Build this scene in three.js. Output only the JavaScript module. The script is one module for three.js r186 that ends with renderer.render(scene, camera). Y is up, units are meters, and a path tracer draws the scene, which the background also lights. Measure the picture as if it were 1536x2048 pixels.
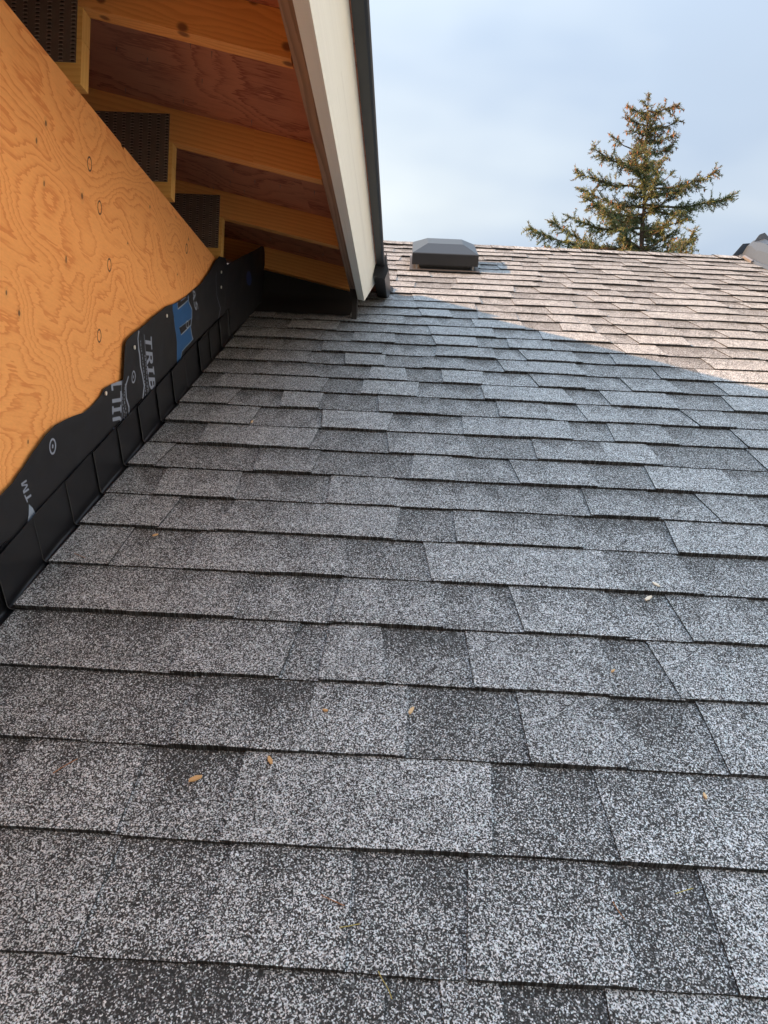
import * as THREE from 'three';
import { mergeGeometries } from 'three/addons/utils/BufferGeometryUtils.js';

// ---------------------------------------------------------------- camera, sky, sun, exposure
const CY = 4.6;                                  // eye height above the ground (metres); the roof is below the eye
const scene = new THREE.Scene();
const camera = new THREE.PerspectiveCamera(2 * Math.atan(1024 / 1456.49) * 180 / Math.PI, 0.75, 0.05, 2000);
camera.position.set(0, CY, 0);
camera.rotation.order = 'YXZ';
camera.rotation.set(-2.41833 * Math.PI / 180, 0.96769 * Math.PI / 180, 2.79252 * Math.PI / 180);
camera.updateMatrixWorld(); camera.updateProjectionMatrix();
const renderer = new THREE.WebGLRenderer({ antialias: true });
renderer.toneMapping = THREE.LinearToneMapping;
renderer.toneMappingExposure = 3.3;
renderer.shadowMap.enabled = true;
const SUN = new THREE.Vector3(-2.32, 1, 0.5).normalize();

// seeded random numbers and gradient noise
function rng(seed) { let a = seed >>> 0; return () => { a = (a + 0x6D2B79F5) >>> 0; let t = a; t = Math.imul(t ^ (t >>> 15), t | 1); t ^= t + Math.imul(t ^ (t >>> 7), t | 61); return ((t ^ (t >>> 14)) >>> 0) / 4294967296; }; }
const PERM = new Uint8Array(512); { const r = rng(77), p = [...Array(256).keys()]; for (let i = 255; i > 0; i--) { const j = Math.floor(r() * (i + 1)); [p[i], p[j]] = [p[j], p[i]]; } for (let i = 0; i < 512; i++) PERM[i] = p[i & 255]; }
const GX = [], GY = []; for (let i = 0; i < 16; i++) { GX.push(Math.cos(i * Math.PI / 8)); GY.push(Math.sin(i * Math.PI / 8)); }
function noise(x, y) {
  const xi = Math.floor(x), yi = Math.floor(y), fx = x - xi, fy = y - yi, X = xi & 255, Y = yi & 255;
  const u = fx * fx * fx * (fx * (fx * 6 - 15) + 10), v = fy * fy * fy * (fy * (fy * 6 - 15) + 10);
  const g = (a, b, dx, dy) => { const h = PERM[PERM[(X + a) & 255] + ((Y + b) & 255)] & 15; return GX[h] * dx + GY[h] * dy; };
  const n0 = g(0, 0, fx, fy) * (1 - u) + g(1, 0, fx - 1, fy) * u, n1 = g(0, 1, fx, fy - 1) * (1 - u) + g(1, 1, fx - 1, fy - 1) * u;
  return (n0 * (1 - v) + n1 * v) * 1.4;
}
function fbm(x, y, o = 4) { let s = 0, a = 0.5, f = 1; for (let i = 0; i < o; i++) { s += a * noise(x * f + i * 17.3, y * f - i * 9.1); a *= 0.5; f *= 2.03; } return s; }
const clamp = (v, a = 0, b = 1) => Math.min(b, Math.max(a, v));
const sstep = (a, b, v) => { const t = clamp((v - a) / (b - a)); return t * t * (3 - 2 * t); };
const lerp = (a, b, t) => a + (b - a) * t;

// sky: thin high cloud over pale blue, whiter towards the sun and towards the horizon
{
  const w = 1024, h = 512, d = new Float32Array(w * h * 4), S = 0.325;
  for (let j = 0; j < h; j++) for (let i = 0; i < w; i++) {
    const el = ((j + 0.5) / h - 0.5) * Math.PI, az = ((i + 0.5) / w - 0.5) * 2 * Math.PI;
    const x = Math.cos(el) * Math.cos(az), y = Math.sin(el), z = Math.cos(el) * Math.sin(az);
    const cs = x * SUN.x + y * SUN.y + z * SUN.z, up = Math.max(y, 0.02);
    const px = x / (up + 0.25), pz = z / (up + 0.25);
    const c1 = fbm(px * 0.9 + 3.1, pz * 1.9 + 1.7, 5), c2 = fbm(px * 2.1 - 5, pz * 1.3 + 8, 4);
    let white = clamp(0.50 + 1.25 * c1 + 0.35 * c2 + 0.32 * cs + 0.45 * Math.exp(-up * 5) - 0.45 * up * up * up);
    const k = (1 + 2.0 * up * up * up * up) * (1 + 0.10 * cs) * (1 + 0.10 * c1 + 0.08 * c2) + 0.5 * Math.pow(Math.max(cs, 0), 10);
    const o = (j * w + i) * 4;
    d[o] = S * k * lerp(0.535, 0.79, white); d[o + 1] = S * k * lerp(0.65, 0.86, white); d[o + 2] = S * k * lerp(0.81, 0.895, white); d[o + 3] = 1;
    if (y < 0) { d[o] = 0.16; d[o + 1] = 0.17; d[o + 2] = 0.16; }
  }
  const t = new THREE.DataTexture(d, w, h, THREE.RGBAFormat, THREE.FloatType);
  t.mapping = THREE.EquirectangularReflectionMapping; t.magFilter = THREE.LinearFilter; t.needsUpdate = true;
  scene.background = t; scene.environment = t;
}
const sun = new THREE.DirectionalLight(new THREE.Color().setRGB(1, 0.53, 0.235), 4.0);
sun.position.copy(SUN).multiplyScalar(30); sun.position.y += CY; sun.target.position.set(0, CY, 0);
sun.castShadow = true; sun.shadow.radius = 1.5; sun.shadow.mapSize.set(2048, 2048);
Object.assign(sun.shadow.camera, { left: -9, right: 9, top: 9, bottom: -9, near: 1, far: 90 });
scene.add(sun, sun.target);

// ---------------------------------------------------------------- helpers
const taken = {};
const numbered = (n) => { taken[n] = (taken[n] || 0) + 1; return taken[n] === 1 ? n : `${n}_${String(taken[n] - 1).padStart(3, '0')}`; };
// everything below is laid out with the eye at (0, 0, 0); CY is added when a thing is placed
function thing(name, label, category, base, group) {
  const o = new THREE.Group(); o.name = numbered(name); o.position.set(base[0], base[1] + CY, base[2]);
  o.userData = { label, category }; if (group) o.userData.group = group;
  o.base = base; scene.add(o); return o;
}
function part(name, geo, mat, parent, root = parent) {
  geo.translate(-root.base[0], -root.base[1], -root.base[2]);
  const m = new THREE.Mesh(geo, mat); m.name = name; m.castShadow = m.receiveShadow = true; parent.add(m); return m;
}
const bag = (name, parent) => { const g = new THREE.Group(); g.name = name; parent.add(g); return g; };
function box(x0, x1, y0, y1, z0, z1) { const g = new THREE.BoxGeometry(x1 - x0, y1 - y0, z1 - z0); g.translate((x0 + x1) / 2, (y0 + y1) / 2, (z0 + z1) / 2); return g; }
// a prism: outline of [a, b] points, swept by vector w; place(a, b) gives the point in space
function prism(outline, place, w, bevel = 0) {
  const pos = [], uv = [], idx = [];
  const tris = THREE.ShapeUtils.triangulateShape(outline.map(([a, b]) => new THREE.Vector2(a, b)), []);
  const P = outline.map(([a, b]) => place(a, b));
  const add = (p, u) => { pos.push(p[0], p[1], p[2]); uv.push(u[0], u[1]); return pos.length / 3 - 1; };
  const q = (p) => [p[0] + w[0], p[1] + w[1], p[2] + w[2]];
  const wl = Math.hypot(...w);
  for (const t of tris) { idx.push(...t.map((k) => add(P[k], outline[k]))); idx.push(...[t[2], t[1], t[0]].map((k) => add(q(P[k]), outline[k]))); }
  let run = 0;
  for (let k = 0; k < P.length; k++) {
    const n = (k + 1) % P.length, L = Math.hypot(P[n][0] - P[k][0], P[n][1] - P[k][1], P[n][2] - P[k][2]);
    const a = add(P[k], [run, 0]), b = add(P[n], [run + L, 0]), c = add(q(P[n]), [run + L, wl]), e = add(q(P[k]), [run, wl]);
    idx.push(a, c, b, a, e, c); run += L;
  }
  const g = new THREE.BufferGeometry(); g.setAttribute('position', new THREE.Float32BufferAttribute(pos, 3)); g.setAttribute('uv', new THREE.Float32BufferAttribute(uv, 2)); g.setIndex(idx);
  const f = g.toNonIndexed(); f.computeVertexNormals(); return f;
}
// the near faces must look outwards whatever way round the outline runs: both sides of every face are drawn, so only normals matter
function dataTexture(w, h, fill, srgb = true) {
  const d = new Uint8Array(w * h * 4);
  const enc = srgb ? (c) => 255 * (c <= 0.0031308 ? 12.92 * c : 1.055 * Math.pow(c, 1 / 2.4) - 0.055) : (c) => 255 * c;
  for (let j = 0; j < h; j++) for (let i = 0; i < w; i++) { const c = fill(i, j), o = (j * w + i) * 4; for (let k = 0; k < 3; k++) d[o + k] = clamp(enc(c[k]), 0, 255); d[o + 3] = 255; }
  const t = new THREE.DataTexture(d, w, h, THREE.RGBAFormat); t.wrapS = t.wrapT = THREE.RepeatWrapping; t.magFilter = THREE.LinearFilter; t.minFilter = THREE.LinearMipmapLinearFilter;
  if (srgb) t.colorSpace = THREE.SRGBColorSpace; t.needsUpdate = true; return t;
}
const std = (o) => new THREE.MeshStandardMaterial({ roughness: 0.85, ...o });
const rgb = (r, g, b) => new THREE.Color().setRGB(r, g, b);

// main roof frame: x across, s up the slope from the point under the eye, h square to the slope
const TH = Math.atan(0.5), SN = Math.sin(TH), CS = Math.cos(TH), H = 0.86981, S0 = 0.80972, EXPO = 0.143;
const R = (x, s, h) => [x, -H + s * SN + h * CS, -s * CS + h * SN];
const roofY = (z) => -H - 0.5 * z;
const S_RIDGE = S0 + 32.75 * EXPO, X_END = 2.2;

// ---------------------------------------------------------------- textures
// asphalt shingle granules: white and charcoal grains in six blends (rows of the sheet); the upper part of some blends carries more charcoal grains, as the printed shadow band does
const ROWS = 6, GW = 2048, GH = 1530, GSPAN = 1.25;
const granule = new Float32Array(GW * GH);
const granTint = new Uint8Array(GW * GH);
{
  const r = rng(5), cell = 2.05, nx = Math.floor(GW / cell), rowH = GH / ROWS, ny = Math.floor(rowH / cell);
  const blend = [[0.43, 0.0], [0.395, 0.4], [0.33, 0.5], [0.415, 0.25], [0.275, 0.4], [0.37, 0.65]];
  for (let row = 0; row < ROWS; row++) {
    const px = new Float32Array(nx * ny), py = new Float32Array(nx * ny), tone = new Float32Array(nx * ny), tint = new Uint8Array(nx * ny), size = new Float32Array(nx * ny);
    for (let b = 0; b < ny; b++) for (let a = 0; a < nx; a++) {
      const k = b * nx + a; px[k] = (a + r() * 0.95) * cell; py[k] = (b + r() * 0.95) * cell;
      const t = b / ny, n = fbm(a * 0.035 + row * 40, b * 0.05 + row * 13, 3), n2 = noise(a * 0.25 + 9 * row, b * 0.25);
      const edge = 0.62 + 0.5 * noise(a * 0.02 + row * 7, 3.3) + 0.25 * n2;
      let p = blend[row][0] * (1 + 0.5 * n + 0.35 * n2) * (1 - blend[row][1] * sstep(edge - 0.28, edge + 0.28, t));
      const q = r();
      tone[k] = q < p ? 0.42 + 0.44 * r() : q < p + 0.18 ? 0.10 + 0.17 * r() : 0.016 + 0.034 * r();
      tint[k] = Math.floor(r() * 5); size[k] = 0.75 + 0.6 * r();
    }
    for (let j = 0; j < rowH; j++) for (let i = 0; i < GW; i++) {
      const ca = Math.floor(i / cell), cb = Math.floor(j / cell); let best = 1e9, bk = 0;
      for (let db = -1; db <= 1; db++) for (let da = -1; da <= 1; da++) {
        const a = (ca + da + nx) % nx, b = clamp(cb + db, 0, ny - 1), k = b * nx + a; let dx = Math.abs(px[k] - i); if (dx > GW / 2) dx = GW - dx;
        const dy = py[k] - j, dd = (dx * dx + dy * dy) / (size[k] * size[k]); if (dd < best) { best = dd; bk = k; }
      }
      const o = (row * rowH + j) * GW + i; granule[o] = tone[bk]; granTint[o] = tint[bk];
    }
  }
}
const TINT = [[0.88, 1.0, 1.11], [0.93, 1.0, 1.07], [0.86, 1.02, 1.08], [0.98, 1.0, 1.04], [0.91, 0.99, 1.10]];
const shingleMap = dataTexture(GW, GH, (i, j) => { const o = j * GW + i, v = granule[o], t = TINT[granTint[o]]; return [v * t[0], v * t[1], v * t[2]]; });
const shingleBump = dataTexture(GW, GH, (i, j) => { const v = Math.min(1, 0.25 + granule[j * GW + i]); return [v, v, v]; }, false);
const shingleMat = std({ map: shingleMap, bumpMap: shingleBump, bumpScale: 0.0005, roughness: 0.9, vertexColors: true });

// rotary-cut fir plywood: growth rings cut flat, so contour lines of a slowly rolling field
function plyField(a, b, seed) {
  const wx = 0.35 * fbm(a * 1.3 + seed, b * 1.7 + 4, 3), wy = 0.28 * fbm(a * 1.6 - 7, b * 1.8 + seed, 3);
  return 0.55 * fbm((a + wx) * 1.5 + seed, (b + wy) * 2.9, 3) + 0.5 * (b + wy) * 0.35 + 0.05 * noise(a * 9 + seed, b * 14);
}
function plyTexture(w, h, spanA, spanB, rings, light, dark, seed, marks) {
  return dataTexture(w, h, (i, j) => {
    const a = i / w * spanA, b = j / h * spanB;
    let f = plyField(a, b, seed) * rings;
    f += 0.26 * noise(a * 14, b * 170) + 0.16 * noise(a * 40, b * 300);       // torn early wood makes the ring edges jagged along the grain
    const t = f - Math.floor(f), vary = 0.5 + 0.9 * fbm(Math.floor(f) * 3.7 + a * 1.2, b * 1.2 + seed, 2);
    const late = 0.45 * sstep(0.15, 0.9, t) * (1 - sstep(0.95, 1.0, t)) + 0.75 * sstep(0.66, 0.9, t) * (1 - sstep(0.92, 1.0, t));
    let m = clamp(late * (0.2 + 1.15 * vary)) + 0.15 * noise(a * 6, b * 260) + 0.10 * fbm(a * 2.2 + 11, b * 2.6, 3);
    m = clamp(m);
    let c = [lerp(light[0], dark[0], m), lerp(light[1], dark[1], m), lerp(light[2], dark[2], m)];
    const g = 1 + 0.05 * noise(a * 90, b * 400); c = c.map((v) => v * g);
    return marks ? marks(a, b, c) : c;
  });
}
// wall sheet: a runs along the wall (z from -0.9 to -2.8), b is the height from -0.4 to 0.8
const PLY_A0 = 0.9, PLY_SA = 1.9, PLY_B0 = -0.4, PLY_SB = 1.2;
const rings = [[1.543, 0.633], [1.6, 0.564], [2.24, 0.678], [1.662, 0.459], [1.619, 0.291]];
const knotDots = []; { const r = rng(31); for (let k = 0; k < 46; k++) knotDots.push([0.95 + 1.8 * r(), -0.3 + 1.05 * r(), 0.002 + 0.0035 * r(), 0.6 + 1.8 * r()]); }
knotDots.push([1.512, 0.555, 0.006, 1.4]);
const plyWallMap = plyTexture(2048, 1294, PLY_SA, PLY_SB, 27, [0.95, 0.44, 0.14], [0.78, 0.29, 0.08], 2.4, (a, b, c) => {
  const z = a + PLY_A0, y = b + PLY_B0;
  for (const [rz, ry] of rings) { const dz = (z - rz) / 0.010, dy = (y - ry) / 0.0135, q = Math.hypot(dz, dy); if (Math.abs(q - 1) < 0.14) return [0.12, 0.05, 0.025]; if (q < 0.83) return c; }
  for (const [kz, ky, kr, e] of knotDots) { const q = Math.hypot((z - kz) / kr, (y - ky) / (kr * e)); if (q < 1) { const t = 1 - sstep(0.5, 1, q); return c.map((v, k) => lerp(v, [0.10, 0.05, 0.025][k], t * 0.9)); } if (q < 1.9) return c.map((v) => v * 0.92); }
  return c;
});
const plyWallMat = std({ map: plyWallMap, roughness: 0.72 });
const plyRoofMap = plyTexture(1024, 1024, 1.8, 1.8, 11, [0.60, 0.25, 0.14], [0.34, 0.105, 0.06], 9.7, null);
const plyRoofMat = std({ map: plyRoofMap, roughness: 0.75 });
function lumber(seed, light, dark, w = 1024, h = 256, spanA = 1.6, spanB = 0.4) {
  const kn = [], r = rng(seed * 91 + 7); for (let k = 0; k < 9; k++) kn.push([r() * spanA, r() * spanB, 0.005 + 0.009 * r()]);
  return dataTexture(w, h, (i, j) => {
    const a = i / w * spanA, b = j / h * spanB; let bb = b;
    for (const [ka, kb, kr] of kn) { const d = Math.hypot((a - ka) / 2.4, b - kb); bb += (b - kb) * Math.exp(-d * d / (kr * kr * 5)) * 1.6; }
    const f = (bb + 0.03 * fbm(a * 0.9 + seed, b * 3, 3)) * 75 + 0.5 * noise(a * 2, b * 30), t = f - Math.floor(f);
    let m = clamp(0.5 * sstep(0.2, 0.95, t) * (1 - sstep(0.95, 1, t)) + 0.25 * fbm(a * 1.5 + seed, b * 7, 3) + 0.15 * noise(a * 8, b * 330) + 0.1);
    let c = light.map((v, k) => lerp(v, dark[k], m));
    for (const [ka, kb, kr] of kn) { const q = Math.hypot((a - ka) / 1.25, b - kb) / kr; if (q < 1.3) c = c.map((v, k) => lerp(v, [0.20, 0.075, 0.03][k], (1 - sstep(0.55, 1.3, q)) * 0.9)); }
    return c;
  });
}
const pineMats = [3, 8, 13].map((s) => std({ map: lumber(s, [0.88, 0.45, 0.14], [0.66, 0.27, 0.07]), roughness: 0.7 }));
const heelMat = std({ map: lumber(21, [0.86, 0.53, 0.155], [0.72, 0.38, 0.09]), roughness: 0.7 });
const weatherMat = std({ map: lumber(27, [0.42, 0.31, 0.23], [0.20, 0.135, 0.10]), roughness: 0.85 });
for (const m of [...pineMats, heelMat, weatherMat]) m.map.repeat.set(1 / 1.6, 1 / 0.4);
plyRoofMap.repeat.set(1 / 1.8, 1 / 1.8);
// primed fascia: off-white paint, saw marks and faint streaks along the board
const fasciaMap = dataTexture(512, 512, (i, j) => {
  const a = i / 512 * 1.5, b = j / 512 * 0.25, n = 0.03 * noise(a * 3, b * 260) + 0.035 * noise(a * 220 + 30 * b, b * 40) * sstep(-0.2, 0.4, noise(a * 2, b * 9)) + 0.04 * fbm(a * 2, b * 24, 3);
  const streak = sstep(0.33, 0.5, noise(a * 0.7, b * 95)) * 0.07, k = 1 + n - streak; return [0.80 * k, 0.815 * k, 0.745 * k];
});
fasciaMap.repeat.set(1 / 1.5, 1 / 0.25);
const fasciaMat = std({ map: fasciaMap, roughness: 0.6 });
const blackMetal = std({ color: rgb(0.007, 0.008, 0.011), roughness: 0.36, metalness: 0.0 });
const darkEdge = std({ color: rgb(0.016, 0.018, 0.022), roughness: 0.5 });
const blackFelt = std({ color: rgb(0.012, 0.013, 0.016), roughness: 0.8 });
// punched steel truss plates: columns of tooth slots with a burr beside each
const slotAt = (i, j) => { const cx = (i / 28.5) % 1, cy = (j / 10.7 + (Math.floor(i / 28.5) % 2) * 0.5) % 1; return cx > 0.34 && cx < 0.60 && cy > 0.2 && cy < 0.6 ? 0 : cx > 0.26 && cx < 0.68 && cy >= 0.6 && cy < 0.85 ? 2 : 1; };
const plateMap = dataTexture(256, 256, (i, j) => { const n = 1 + 0.3 * fbm(i / 40, j / 40, 3), k = slotAt(i, j); return k === 0 ? [0.02, 0.016, 0.013] : k === 2 ? [0.40 * n, 0.34 * n, 0.29 * n] : [0.17 * n, 0.135 * n, 0.115 * n]; });
const plateBump = dataTexture(256, 256, (i, j) => { const v = slotAt(i, j) / 2; return [v, v, v]; }, false);
plateMap.repeat.set(1 / 0.22, 1 / 0.19); plateBump.repeat.set(1 / 0.22, 1 / 0.19);
const plateMat = std({ map: plateMap, bumpMap: plateBump, bumpScale: 0.002, roughness: 0.55, metalness: 0.35 });

// ---------------------------------------------------------------- ground and the house under the roof
{
  const g = new THREE.PlaneGeometry(600, 600); g.rotateX(-Math.PI / 2);
  const m = new THREE.Mesh(g, std({ color: rgb(0.09, 0.10, 0.055), roughness: 1 })); m.name = 'ground'; m.userData.kind = 'structure'; m.receiveShadow = true; scene.add(m);
}
{
  const t = thing('house_wall', 'plain house body standing under the shingle roof', 'house', [0, -CY, -3]);
  const zr = -S_RIDGE * CS, yr = -H + S_RIDGE * SN;
  part('wall', prism([[1.6, -CY], [1.6, roofY(1.6) - 0.25], [zr, yr - 0.25], [2 * zr - 1.6, roofY(1.6) - 0.25], [2 * zr - 1.6, -CY]], (a, b) => [-3.2, b, a], [5.2, 0, 0]), std({ color: rgb(0.45, 0.42, 0.37) }), t);
}

// an unseen house, added out of the frame to the right as a light reflector: its pale blue wall stands in the low sun and throws light back under the eave
{
  const t = thing('added_reflector_house', 'added unseen pale blue house that reflects sunlight onto the plywood wall and eave', 'house', [4.3, -CY, -1]);
  const siding = std({ color: rgb(0.43, 0.60, 0.82), roughness: 0.7 }), x = 4.3, z0 = 5.2, z1 = -6.6, top = 3.3;  // siding blue chosen to cool the warm sun this added wall bounces back
  part('wall', box(x + 0.02, x + 5, -CY, top, z1, z0), siding, t);
  for (let y = -CY + 0.2, k = 0; y < top - 0.02; y += 0.18, k++) part('siding_board', prism([[0, 0], [0.016, 0], [0.004, 0.185], [0, 0.185]], (a, b) => [x + 0.018 - a, Math.min(y + b, top), z0], [0, 0, z1 - z0]), siding, t);
  const roofMat = std({ color: rgb(0.10, 0.10, 0.105), roughness: 0.9 });
  part('roof', prism([[x - 0.45, top + 0.0], [x + 2.5, top + 1.4], [x + 5.45, top + 0.0], [x + 5.45, top + 0.14], [x + 2.5, top + 1.55], [x - 0.45, top + 0.14]], (a, b) => [a, b, z0 + 0.3], [0, 0, z1 - z0 - 0.6]), roofMat, t);
  for (const [za, y0] of [[3.0, 0.6], [-3.9, 0.6], [3.0, -2.6], [-3.9, -2.6]]) { const w = bag('window', t); part('frame', box(x - 0.03, x + 0.01, y0, y0 + 1.3, za, za + 1.0), siding, w, t); part('pane', box(x - 0.034, x - 0.031, y0 + 0.07, y0 + 1.23, za + 0.07, za + 0.93), std({ color: rgb(0.05, 0.06, 0.07), roughness: 0.08 }), w, t); }
}

// ---------------------------------------------------------------- main shingle roof
const roof = thing('shingle_roof', 'charcoal and white flecked asphalt shingle roof rising to its ridge', 'roof', R(0, S0, 0));
part('deck', prism([[-2.6, -0.03], [-2.6, -0.008], [S_RIDGE + 0.02, -0.008], [S_RIDGE + 0.02, -0.03]], (s, h) => R(-3.4, s, h), [X_END + 3.4, 0, 0]), blackFelt, roof);
{ // the far slope, behind the ridge
  const zr = -S_RIDGE * CS, yr = -H + S_RIDGE * SN;
  part('rear_slope', prism([[zr, yr - 0.03], [zr, yr - 0.004], [zr - 6, yr - 3.004], [zr - 6, yr - 3.03]], (a, b) => [-3.4, b, a], [X_END + 3.4, 0, 0]), blackFelt, roof);
}
const waveS = (x, i) => 0.0024 * noise(x * 2.3 + i * 7.7, i * 3.1) + 0.0013 * noise(x * 27 + i, i * 5.3);
const waveH = (x, i) => 0.0022 * noise(x * 4.1 - i * 3.3, i * 1.7 + 40);
function shinglePiece(p) {
  const pos = [], uv = [], col = [], { i, tab, row, off, tone } = p, n = 6;
  const s0 = S0 + i * EXPO + p.js, s1 = S0 + (i + 1) * EXPO + 0.012;
  const hb = (tab ? 0.0108 : 0.0076) + p.lift, ht = tab ? 0.0028 : 0.0002, hu = -0.004;
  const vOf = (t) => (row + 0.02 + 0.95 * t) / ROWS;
  const quad = (a, b, c, d, ua, ub, uc, ud, k) => { for (const [q, u] of [[a, ua], [b, ub], [c, uc], [a, ua], [c, uc], [d, ud]]) { pos.push(...q); uv.push(...u); col.push(tone * k, tone * k, tone * k); } };
  const pt = (f, t, dh = 0) => { // f across, t up the slope
    const xb = lerp(p.b0, p.b1, f), xt = lerp(p.t0, p.t1, f), x = lerp(xb, xt, t), s = lerp(s0 + waveS(xb, i), s1, t);
    return [R(x, s, lerp(hb + waveH(x, i), ht, t) + dh), [(x + off) / GSPAN, vOf(t)], x, s];
  };
  for (let k = 0; k < n; k++) {
    const f0 = k / n, f1 = (k + 1) / n;
    const a = pt(f0, 0), b = pt(f1, 0), c = pt(f1, 1), d = pt(f0, 1), e = pt(f0, 0.06), g = pt(f1, 0.06);
    quad(e[0], g[0], c[0], d[0], e[1], g[1], c[1], d[1], 1);
    const ra = R(a[2], a[3], hb + waveH(a[2], i) - 0.0008), rb = R(b[2], b[3], hb + waveH(b[2], i) - 0.0008);   // worn round lip at the butt
    quad(ra, rb, g[0], e[0], a[1], b[1], g[1], e[1], 1);
    const la = R(a[2], a[3] + 0.0015, hu), lb = R(b[2], b[3] + 0.0015, hu);
    quad(la, lb, rb, ra, a[1], b[1], b[1], a[1], 0.10);                                                       // bare asphalt at the cut edge
  }
  if (tab) for (const [f, sg] of [[0, -1], [1, 1]]) {
    const a = pt(f, 0), d = pt(f, 1), la = R(a[2], a[3], hu), ld = R(d[2], d[3], hu);
    if (sg < 0) quad(ld, la, a[0], d[0], d[1], a[1], a[1], d[1], 0.10); else quad(la, ld, d[0], a[0], a[1], d[1], d[1], a[1], 0.10);
  }
  const g = new THREE.BufferGeometry(); g.setAttribute('position', new THREE.Float32BufferAttribute(pos, 3)); g.setAttribute('uv', new THREE.Float32BufferAttribute(uv, 2)); g.setAttribute('color', new THREE.Float32BufferAttribute(col, 3));
  g.computeVertexNormals(); return g;
}
const pieces = [];
{
  const r = rng(4242);
  const LIGHT = () => [0, 3, 0, 1][Math.floor(r() * 4)], DARK = () => [2, 4, 5, 2][Math.floor(r() * 4)];
  // the nearest courses are laid as in the photograph: joints, then the blend of each piece
  const known = {
    '-1': [[-0.127, 0.012, 0.073, 0.131, 0.232], 'mldldl'], 0: [[-0.309, -0.182, -0.03, 0.101, 0.27, 0.374], 'ldmdldl'],
    1: [[-0.319, -0.19, -0.032, 0.14, 0.284], 'mdlldl'], 2: [[-0.29, -0.112, 0.03, 0.198, 0.335, 0.469], 'dmldmdl'],
    3: [[-0.33, -0.16, -0.105, -0.01, 0.13, 0.35, 0.44], 'dmdldldl'], 4: [[-0.41, -0.27, -0.10, 0.09, 0.222, 0.40, 0.51], 'mldmdldl'],
  };
  for (let i = -9; i <= 32; i++) {
    const xl = i < 19 ? -0.649 + (r() - 0.5) * 0.006 : -0.236, joints = [], kinds = [];
    if (known[i]) { let x = known[i][0][0], ks = [...known[i][1]]; const js = known[i][0]; const lead = []; while (x - 0.17 > xl + 0.08) { x -= 0.12 + 0.08 * r(); lead.unshift(x); } joints.push(...lead, ...js); kinds.push(...lead.map((_, k) => 'dlm'[k % 3]), ...ks); let e = js[js.length - 1]; while (e < X_END - 0.25) { e += 0.11 + 0.13 * r(); joints.push(e); kinds.push('dlml'[joints.length % 4]); } }
    else { let x = xl + 0.05 + 0.15 * r(), k = r() < 0.5; while (x < X_END - 0.08) { joints.push(x); x += k ? 0.10 + 0.10 * r() : 0.10 + 0.17 * r(); k = !k; } let lastD = r() < 0.5; for (let q = 0; q <= joints.length; q++) { kinds.push(lastD ? 'd' : r() < 0.65 ? 'l' : 'm'); lastD = lastD ? r() < 0.12 : r() < 0.75; } }
    const xs = [xl, ...joints, X_END];
    const taper = xs.map((_, k) => (k === 0 || k === xs.length - 1 ? 0 : (r() - 0.5) * 0.016));
    for (let k = 0; k + 1 < xs.length; k++) {
      const kind = kinds[k] || 'm', tab = kind !== 'd', ov = tab ? 0 : 0.006;
      pieces.push({ i, tab, row: kind === 'l' ? LIGHT() : kind === 'd' ? DARK() : [1, 5, 3][Math.floor(r() * 3)], off: r() * 50, tone: 0.93 + 0.14 * r(), lift: (r() - 0.5) * 0.0016, js: (r() - 0.5) * 0.0024,
        b0: xs[k] + (k ? taper[k] : 0) - (k ? ov : 0), b1: xs[k + 1] + taper[k + 1] + (k + 2 < xs.length ? ov : 0), t0: xs[k] - (k ? taper[k] : 0) - (k ? ov : 0), t1: xs[k + 1] - taper[k + 1] + (k + 2 < xs.length ? ov : 0) });
    }
  }
}
{ // the 300 that show largest are parts of their own, the rest is one part
  const v = new THREE.Vector3(), ndc = (x, s) => { const q = R(x, s, 0); v.set(q[0], q[1] + CY, q[2]).project(camera); return [v.x * 768, v.y * 1024, v.z]; };
  for (const p of pieces) {
    const s = S0 + p.i * EXPO, inside = [[p.b0, s], [p.b1, s], [p.t0, s + EXPO], [p.t1, s + EXPO]].map(([x, q]) => ndc(x, q));
    const on = s > 0.55 && inside.some(([x, y, z]) => Math.abs(x) < 768 && Math.abs(y) < 1024 && z < 1);
    p.area = on ? Math.abs(inside[1][0] - inside[0][0]) * Math.abs(inside[2][1] - inside[0][1]) : 0;
  }
  const order = [...pieces].sort((a, b) => b.area - a.area), own = new Set(order.slice(0, 300).filter((p) => p.area > 0)), rest = [];
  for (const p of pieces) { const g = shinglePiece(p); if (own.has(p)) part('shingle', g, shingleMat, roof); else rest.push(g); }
  const m = part('shingle_field', mergeGeometries(rest), shingleMat, roof); m.userData.kind = 'stuff';
}
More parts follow.
